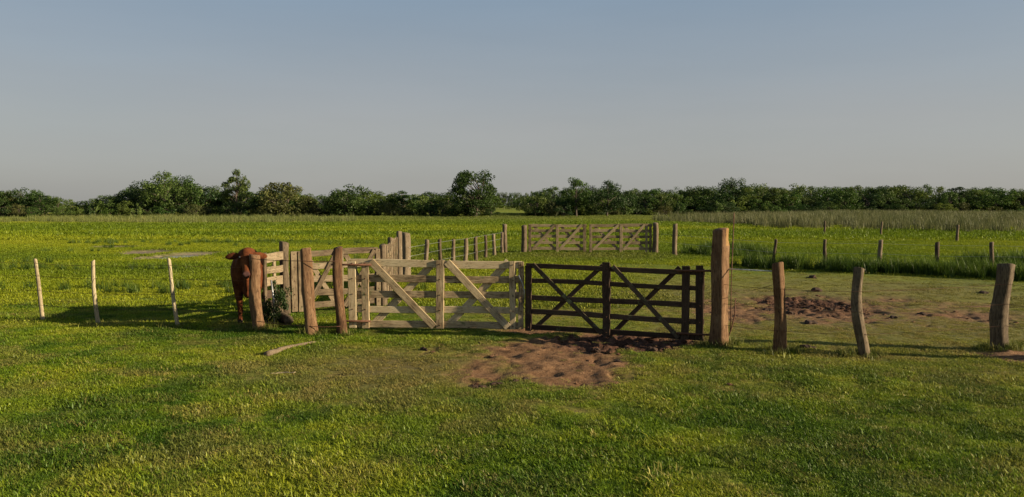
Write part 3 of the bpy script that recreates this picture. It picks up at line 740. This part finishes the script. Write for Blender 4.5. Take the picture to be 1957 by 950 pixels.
near_c = tuft_collection('lawn', [(k, 100, .15, .040, .0062, 1.1, .24) for k in range(7)])
n = 38000
x, y = sector(n, 4.6, 17.5, .80)
dirt, dry, sand, mud = masks(x, y)
inpad = ((y > 12.4+np.maximum(0, -x*.22)) & (x > -2.6)).astype(float)          # trampled ground behind the fence
pn = fbm(x*.7, y*.7, 61); pn2 = fbm(x*3.3, y*3.3, 63, 3)
dens = (1-dirt*1.05)*(1-.35*dry)
keep = NR.uniform(0, 1, n) < np.clip(dens, .03, 1)
x, y, dirt, dry, inpad, pn, pn2 = [v[keep] for v in (x, y, dirt, dry, inpad, pn, pn2)]
g_dark, g_mid, g_yel, g_dry = (.062, .116, .008), (.146, .206, .011), (.235, .258, .016), (.27, .205, .070)
t = np.clip((pn-.32)*2.2+(pn2-.5)*1.7, 0, 1)
tint = np.where(t[:, None] < .5, lerp3(g_dark, g_mid, np.clip(t*2, 0, 1)), lerp3(g_mid, g_yel, np.clip(t*2-1, 0, 1)))
spots = sstep(.60, .74, fbm(x*1.7, y*1.7, 121, 3))*.42+sstep(.62, .78, fbm(x*6, y*6, 123, 2))*.4
dr = np.clip(dry*1.0+dirt*.8+spots+(NR.uniform(0, 1, len(x)) < .04)*.7, 0, 1)
tint = tint*(1-dr[:, None]*.88)+np.array(g_dry)[None]*dr[:, None]*.88
sz = NR.uniform(.7, 1.2, len(x))*(1-.4*dry)*(1-.35*inpad)*(1-.5*dirt)*(.30+1.35*fbm(x*2.4, y*2.4, 125, 3))*np.where(NR.uniform(0, 1, len(x)) < .015, 1.6, 1.0)
scatter('short_grass', near_c, x, y, s3(sz), tint, 'short grazed green grass before and around the front fence', 'grass')

mid_c = tuft_collection('pasture', [(20+k, 70, .28, .075, .013, 1.0, .2) for k in range(5)])
n = 56000
x, y = sector(n, 16.5, 52, .82)
dirt, dry, sand, mud = masks(x, y); dd = ditch(x, y)
right = sstep(2.5, 5, x)
pn = fbm(x*.09, y*.22, 65); pn2 = fbm(x*.9, y*.9, 67, 3)
bare = ((dd < 0)*right)
dens = (1-dirt)*(1-.5*dry)*(1-sand*1.2)*(1-.45*bare)
keep = NR.uniform(0, 1, n) < dens
x, y, dry, pn, pn2, bare = [v[keep] for v in (x, y, dry, pn, pn2, bare)]
m_dark, m_mid, m_yel = (.118, .160, .009), (.182, .215, .010), (.245, .255, .014)
t = np.clip((pn-.34)*2.6+(pn2-.5)*.35, 0, 1)
tint = np.where(t[:, None] < .5, lerp3(m_dark, m_mid, np.clip(t*2, 0, 1)), lerp3(m_mid, m_yel, np.clip(t*2-1, 0, 1)))
dr = np.clip(dry*.9+bare*.35, 0, 1); tint = tint*(1-dr[:, None])+np.array((.17, .145, .04))[None]*dr[:, None]
sz = NR.uniform(.6, 1.3, len(x))*(1-.55*bare)*(.8+.4*np.clip(1-t, 0, 1))
scatter('pasture_grass', mid_c, x, y, s3(sz), tint, 'bright yellow green pasture grass behind the pen', 'grass')

far_c = tuft_collection('meadow', [(40+k, 80, .85, .20, .035, .9, .1) for k in range(5)])
n = 60000
x, y = sector(n, 48, 185, .84)
dirt, dry, sand, mud = masks(x, y)
pn = fbm(x*.02, y*.07, 69); pn2 = fbm(x*.25, y*.25, 71, 3)
dens = np.clip(1-sand*1.3, 0, 1)
keep = NR.uniform(0, 1, n) < dens
x, y, pn, pn2 = [v[keep] for v in (x, y, pn, pn2)]
t = np.clip((pn-.36)*3.0+(pn2-.5)*.3, 0, 1)
m_olive = (.16, .165, .055)
tint = np.where(t[:, None] < .5, lerp3(m_dark, m_mid, np.clip(t*2, 0, 1)), lerp3(m_mid, m_yel, np.clip(t*2-1, 0, 1)))
far = sstep(80, 130, y); tint = tint*(1-.6*far[:, None])+np.array(m_olive)[None]*.6*far[:, None]
sz = NR.uniform(.5, 1.1, len(x))*(.8+.5*(1-t))
scatter('meadow_grass', far_c, x, y, s3(sz, 1.0), tint, 'distant yellow green meadow grass reaching to the trees', 'grass')

# tall dark grass in the ditch and clumps beyond it
tall_c = tuft_collection('ditch', [(60+k, 66, .22, .58, .016, .6, .1) for k in range(4)])
n = 22000
x = NR.uniform(5, 36, n); y = NR.uniform(20, 36, n); dd = ditch(x, y)
band = np.exp(-((dd-.9)/.6)**2)*(dd > .1)*(.55+.45*sstep(.35, .55, fbm(x*.5, y*.5, 87))); clump = sstep(.56, .68, fbm(x*.22, y*.45, 81))*(dd > 2.5)
keep = NR.uniform(0, 1, n) < np.clip(band*.9+clump*.55, 0, 1)*sstep(7.5, 10.0, x)
x, y, dd = x[keep], y[keep], dd[keep]
t = fbm(x*.8, y*.8, 83)+NR.uniform(-.2, .2, len(x))
tint = lerp3((.030, .058, .009), (.085, .125, .016), np.clip(t*1.3-.1, 0, 1))
scatter('ditch_grass', tall_c, x, y, s3(NR.uniform(.5, 1.1, len(x))*(.75+.5*fbm(x*.5, y*.5, 85))), tint, 'tall dark green grass lining the ditch behind the paddock', 'tall grass')
# low dark clumps in the left field
n = 5000
x = NR.uniform(-30, -2, n); y = NR.uniform(19, 48, n)
q = sstep(.60, .72, fbm(x*.16, y*.5, 91)); keep = NR.uniform(0, 1, n) < q*.7*(1-np.clip(bsum(SAND, x, y)*3, 0, 1))
x, y = x[keep], y[keep]
tint = lerp3((.045, .08, .012), (.11, .15, .02), NR.uniform(0, 1, len(x)))
scatter('coarse_grass', tall_c, x, y, s3(NR.uniform(.35, .65, len(x))), tint, 'coarse dark grass clumps in the field with the mud hollow', 'tall grass')
# dry reeds
reed_c = tuft_collection('reed', [(80+k, 46, .55, 1.15, .03, .28, .0) for k in range(4)])
n = 26000
x, y = sector(n, 56, 150, .84)
px = x/y*F+978; lim = 62+40*(fbm(x*.05, y*.05, 95)-.4)+sstep(1500, 1250, px)*40
keep = (px > 1230) & (y > lim) & (NR.uniform(0, 1, n) < sstep(1180, 1560, px)) & (NR.uniform(0, 1, n) < .22+.75*sstep(.40, .58, fbm(x*.06, y*.12, 97)))
keep |= (px < 680) & (y > 95) & (NR.uniform(0, 1, n) < .40*sstep(.42, .6, fbm(x*.05, y*.1, 99)))
x, y, px = x[keep], y[keep], px[keep]
t = np.clip(fbm(x*.1, y*.1, 101)+NR.uniform(-.3, .3, len(x)), 0, 1)
tint = np.where((px < 700)[:, None], lerp3((.11, .135, .030), (.19, .185, .060), t), lerp3((.075, .085, .030), (.165, .150, .075), t))
scatter('reeds', reed_c, x, y, s3(NR.uniform(.6, 1.15, len(x)))*np.where(px < 700, .75, 1.0)[:, None], tint, 'dry brownish reeds standing before the far wood', 'reeds')
# tufts at post feet and around the gate
foot_c = tuft_collection('foot', [(120+k, 40, .12, .20, .009, .6, .05) for k in range(3)])
fx, fy = [], []
for pt, m_ in [(v[1], 22) for v in PP.values()]+[(BIG[1], 34)]+[(v[1], 6) for v in SP]:
    for _ in range(m_):
        a = R.uniform(0, 6.28); r = R.uniform(.10, .36); fx.append(pt.x+r*math.cos(a)); fy.append(pt.y+r*math.sin(a)*.8)
fx, fy = np.array(fx), np.array(fy)
scatter('foot_grass', foot_c, fx, fy, s3(NR.uniform(.35, .85, len(fx))), lerp3((.07, .10, .012), (.20, .18, .05), NR.uniform(0, 1, len(fx))), 'longer ungrazed grass at the feet of the front posts', 'grass')

# crumbs of soil on the trodden ground
k = N('crumbly_soil'); a_ = k.attr('tint', True); k.principled(a_.outputs['Color'], .95, k.noise(k.coords('Object'), 60, 3), .5, .01, .1); M['crumb'] = k.m
soil_c = bpy.data.collections.new('crumb')
for q in range(5):
    bm = bmesh.new(); bmesh.ops.create_icosphere(bm, subdivisions=2, radius=.03); rr = random.Random(900+q)
    for v in bm.verts: v.co *= rr.uniform(.65, 1.25); v.co.z = max(v.co.z*.7, -.008)
    me = bpy.data.meshes.new('crumb'); bm.to_mesh(me); bm.free(); me.materials.append(M['crumb']); soil_c.objects.link(bpy.data.objects.new('crumb', me))
n = 26000
x = NR.uniform(-3, 9.5, n); y = NR.uniform(8.5, 20, n)
dirt, dry, sand, mud = masks(x, y)
keep = NR.uniform(0, 1, n) < dirt*(.03+.75*mud)*sstep(.35, .6, fbm(x*2.2, y*2.2, 111))
x, y, mud = x[keep], y[keep], mud[keep]
scatter('soil_crumbs', soil_c, x, y, s3(NR.uniform(.35, 1.0, len(x))**1.5*1.9, .8), lerp3((.12, .065, .036), (.045, .022, .013), np.clip(mud*.7+NR.uniform(-.2, .4, len(x)), 0, 1)), 'crumbs and lumps of trodden brown soil by the gates', 'soil')

# ------------------------------------------------------------------ trees
def tree_proto(seed, H_, W_, base, nclump, per, leaf, trunks=1, open_=.0):
    """crown of leaf clumps on limbs; H_ height, W_ width, base = height where leaves begin"""
    rr = np.random.default_rng(seed); cl = []
    while len(cl) < nclump:
        u = rr.normal(size=3); u /= np.linalg.norm(u); r = rr.uniform(.35, 1)**.5
        p = u*r*np.array([W_/2, W_/2, (H_-base)/2])+np.array([0, 0, (H_+base)/2])
        wob = 1+.25*math.sin(2*math.atan2(u[1], u[0])+seed)+.2*math.sin(3*u[2]+seed*1.7)
        p[:2] *= wob
        if open_ and rr.uniform() < open_ and p[2] > base+(H_-base)*.45 and abs(p[0]) < W_*.16: continue
        cl.append(p)
    cl = np.array(cl); V = []; 
    cr = rr.uniform(.10, .20, nclump)*W_
    tot = nclump*per
    ci = np.repeat(np.arange(nclump), per)
    d = rr.normal(size=(tot, 3)); d /= np.linalg.norm(d, axis=1)[:, None]
    c = cl[ci]+d*(rr.uniform(.15, 1, tot)**.45)[:, None]*cr[ci][:, None]*np.array([1, 1, .72])
    c[:, 2] = np.maximum(c[:, 2], .05)
    nrm = d*.7+rr.normal(size=(tot, 3))*.7+np.array([0, 0, .35]); nrm /= np.linalg.norm(nrm, axis=1)[:, None]
    a = np.cross(nrm, rr.normal(size=(tot, 3))); a /= np.linalg.norm(a, axis=1)[:, None]; b = np.cross(nrm, a)
    s = (leaf*rr.uniform(.6, 1.35, tot))[:, None]
    v = np.stack([c-a*s, c-b*s*.45, c+a*s, c+b*s*.45], 1).reshape(-1, 3)
    f = np.arange(tot*4).reshape(-1, 4)
    zs = np.percentile(v[:, 2], 99.4); k_ = H_/zs; v[:, 2] *= k_; cl[:, 2] *= k_; W_ = float(np.percentile(np.abs(v[:, :2]), 98.5)*2)
    me = np_mesh('crown', v, f)
    lv = np.clip(rr.uniform(0, 1, tot)*.75+(rr.uniform(0, 1, nclump)[ci])*.25, 0, 1)
    at = me.attributes.new('leaf', 'FLOAT', 'FACE'); at.data.foreach_set('value', lv.astype(np.float32))
    me.materials.append(M['leaf'])
    # trunk and limbs
    bm = bmesh.new()
    def seg(pts, rad, sides=6):
        ref = None; rings = []
        for k in range(len(pts)):
            dd = (pts[min(len(pts)-1, k+1)]-pts[max(0, k-1)]).normalized()
            rf = dd.orthogonal().normalized(); bb = dd.cross(rf)
            rings.append([bm.verts.new(pts[k]+(rf*math.cos(6.2832*q/sides)+bb*math.sin(6.2832*q/sides))*rad[k]) for q in range(sides)])
        for k in range(len(pts)-1):
            for q in range(sides): bm.faces.new((rings[k][q], rings[k][(q+1)%sides], rings[k+1][(q+1)%sides], rings[k+1][q]))
        bm.faces.new(rings[-1])
    tr = max(.05, H_*.022)
    for tk in range(trunks):
        off = Vector((rr.uniform(-.3, .3), rr.uniform(-.3, .3), 0))*(trunks > 1)
        topp = Vector((off.x*3+rr.uniform(-.3, .3), off.y*3, base+(H_-base)*.6))
        spine = [Vector((off.x, off.y, -.3)).lerp(topp, t)+Vector((rr.uniform(-.12, .12), rr.uniform(-.12, .12), 0))*t for t in (0, .2, .45, .7, 1)]
        seg(spine, [tr*1.25, tr, tr*.8, tr*.6, tr*.3], 7)
        for k in range(tk, nclump, trunks):
            if rr.uniform() < .62:
                e = Vector(cl[k]); t = min(.92, max(.18, (e.z*.62)/max(.1, topp.z))); st = Vector((off.x, off.y, -.3)).lerp(topp, t)
                m_ = st.lerp(e, .5)+Vector((rr.uniform(-.2, .2), rr.uniform(-.2, .2), rr.uniform(0, .3)))
                seg([st, m_, e], [tr*.42, tr*.28, tr*.1], 5)
    tm = bpy.data.meshes.new('trunk'); bm.to_mesh(tm); bm.free(); tm.materials.append(M['bark'])
    return dict(H=H_, W=W_, crown=me, trunk=tm)
PR = {
 'broad': [tree_proto(1, 8, 8.5, 1.6, 44, 110, .20), tree_proto(2, 8, 7.6, 1.2, 42, 110, .20)],
 'upright': [tree_proto(3, 8.5, 5.2, 1.0, 36, 110, .19), tree_proto(4, 8, 5.6, 1.4, 36, 110, .19)],
 'fork': [tree_proto(5, 9, 6.6, .4, 58, 110, .19, 2, .25)],
 'bush': [tree_proto(6, 5, 6.2, .1, 40, 100, .17, 3), tree_proto(7, 5, 5.6, .1, 38, 100, .17, 3), tree_proto(8, 4.5, 6.8, .0, 42, 100, .17, 3)],
 'shrub': [tree_proto(9, 2.4, 3.4, .0, 24, 80, .12, 3), tree_proto(10, 2.2, 2.8, .0, 22, 80, .12, 3)],
}
TONE = {'dark': (.030, .054, .014), 'green': (.050, .086, .017), 'olive': (.072, .100, .022), 'light': (.092, .124, .026), 'russet': (.082, .084, .028)}
def tree(kind, px, top, D, wpx, tone, label, group=None, name='tree', cat='tree', which=None, zb=None):
    P_ = PR[kind][R.randrange(len(PR[kind])) if which is None else which]
    p = AT(px, D); zg = hz(p.x, p.y)
    Hh = max(.8, ZT(top, D)-zg)
    k = Hh/P_['H']; kw = (wpx*D/F)/P_['W']
    root = empty(name, (p.x, p.y, zg), R.uniform(-.5, .5) + (0 if kind == 'fork' else R.choice((0, math.pi)))); root.scale = (kw, kw, k); tag(root, label, cat, group)
    tr = link('trunk', P_['trunk'], None, root); c = link('crown', P_['crown'], None, root)
    t = TONE[tone]; v = R.uniform(.82, 1.2); c.color = (t[0]*v*R.uniform(.92, 1.1), t[1]*v, t[2]*v*R.uniform(.8, 1.15), 1)
    return root
prof = [(-120,360),(0,362),(30,360),(60,362),(90,372),(120,376),(160,381),(200,376),(235,362),(260,353),(285,345),(370,350),(410,357),(430,360),(480,362),(510,362),(540,356),(570,362),(590,372),(620,374),(640,362),(690,362),(720,370),(750,364),(850,366),(940,368),(1015,370),(1035,362),(1060,357),(1125,357),(1200,360),(1260,361),(1300,357),(1385,352),(1430,350),(1500,352),(1560,352),(1650,354),(1780,352),(1850,356),(1957,357),(2100,357)]
def top_at(x): return float(np.interp(x, [a for a, _ in prof], [b for _, b in prof]))
def base_D(x): return float(np.interp(x, [0, 860, 1020, 1300, 1957], [150, 152, 150, 172, 182]))
# trees that stand out
for t_ in (('broad', 318, 330, 152, 88, 'olive', 'broad domed tree rising above the belt behind the mud hollow', 0),
           ('broad', 355, 338, 158, 64, 'green', 'rounded tree directly behind the broad domed tree', 1),
           ('upright', 453, 326, 150, 54, 'olive', 'tall lone upright tree with a narrow tufted crown above the bull', 0),
           ('bush', 541, 350, 147, 96, 'russet', 'wide olive brown bush tree next to the tall upright tree', 0),
           ('bush', 668, 356, 148, 76, 'green', 'rounded dark tree between the olive brown bush tree and the forked tree', 1),
           ('fork', 905, 328, 146, 92, 'dark', 'tall forked dark tree with sky showing through, beside the gap', 0),
           ('upright', 1102, 341, 150, 60, 'green', 'taller upright tree across the gap from the forked tree', 1),
           ('broad', 1160, 347, 152, 84, 'dark', 'dark broad tree joining the wood beside the taller upright tree', 0),
           ('broad', 1400, 342, 176, 60, 'dark', 'dark dome topped tree standing highest in the wood behind the thick gate post', 1)):
    tree(t_[0], t_[1], t_[2], t_[3], t_[4], t_[5], t_[6], None, which=t_[7])
ADJ = {'dark': 'dark green', 'green': 'mid green', 'olive': 'olive green', 'light': 'light yellowish green', 'russet': 'brownish olive'}
SHP = {'broad': 'broad crowned', 'upright': 'narrow crowned', 'bush': 'bushy low branched'}
def tree_label(kind, tone, left, row):
    return '%s %s tree, %s row of the %s' % (ADJ[tone], SHP[kind], row, 'mud hollow belt' if left else 'reed bed wood')
x = -210.0
while x < 2230:
    wv = R.uniform(44, 74)
    gap = 942 < x < 1022
    if not gap:
        left = x < 960
        kind = R.choice(['bush', 'bush', 'broad', 'upright']) if left else R.choice(['broad', 'broad', 'bush', 'upright'])
        tone = R.choice(['dark', 'green', 'green', 'olive', 'olive', 'light', 'russet'] if left else ['dark', 'dark', 'green', 'green', 'olive', 'olive', 'light'])
        lab = tree_label(kind, tone, left, 'front')
        tree(kind, x, top_at(x)+R.uniform(0, 9), base_D(x)+R.uniform(2, 14), wv, tone, lab, 'trees of the belt' if left else 'trees of the wood')
        if R.random() < .9:
            tone = R.choice(['dark', 'green', 'olive'])
            tree('broad', x+R.uniform(-20, 20), top_at(x)+R.uniform(0, 10), base_D(x)+R.uniform(18, 40), wv*1.1, tone, tree_label('broad', tone, left, 'rear'), 'trees of the belt' if left else 'trees of the wood')
    x += wv*.52
x = -190.0
while x < 2210:
    wv = R.uniform(24, 50)
    if not (950 < x < 1016):
        left = x < 960
        tone = R.choice(['dark', 'dark', 'green', 'olive', 'light', 'russet'])
        tree(R.choice(['shrub', 'bush']), x, R.uniform(384, 402), base_D(x)-R.uniform(1, 5), wv, tone, ADJ[tone]+(' low shrub at the foot of the mud hollow belt' if left else ' low shrub at the foot of the reed bed wood'), 'shrubs below the belt' if left else 'shrubs below the wood', 'shrub', 'shrub')
    x += wv*.72
x = 1025.0
while x < 2210:                    # lower trees filling the edge of the wood
    wv = R.uniform(40, 66); tone = R.choice(['dark', 'green', 'green', 'olive', 'light'])
    tree('bush', x, R.uniform(364, 384), base_D(x)+R.uniform(-1, 3), wv, tone, ADJ[tone]+' bushy half height tree at the edge of the reed bed wood', 'half height trees at the wood edge'); x += wv*.62
for x in range(930, 1040, 12):    # trees across the far clearing
    tree('broad', x+R.uniform(-4, 4), 367+R.uniform(-2, 4), 420+R.uniform(-20, 20), R.uniform(16, 26), R.choice(['olive', 'green']), 'small far tree across the clearing in the gap of the tree line', 'far trees in the gap')
tree('shrub', 527, 553, 14.05, 62, 'dark', 'dark scrubby weeds crowding the foot of the chute boards', None, 'weed_bush', 'weeds')
print('objects', len(C.objects))
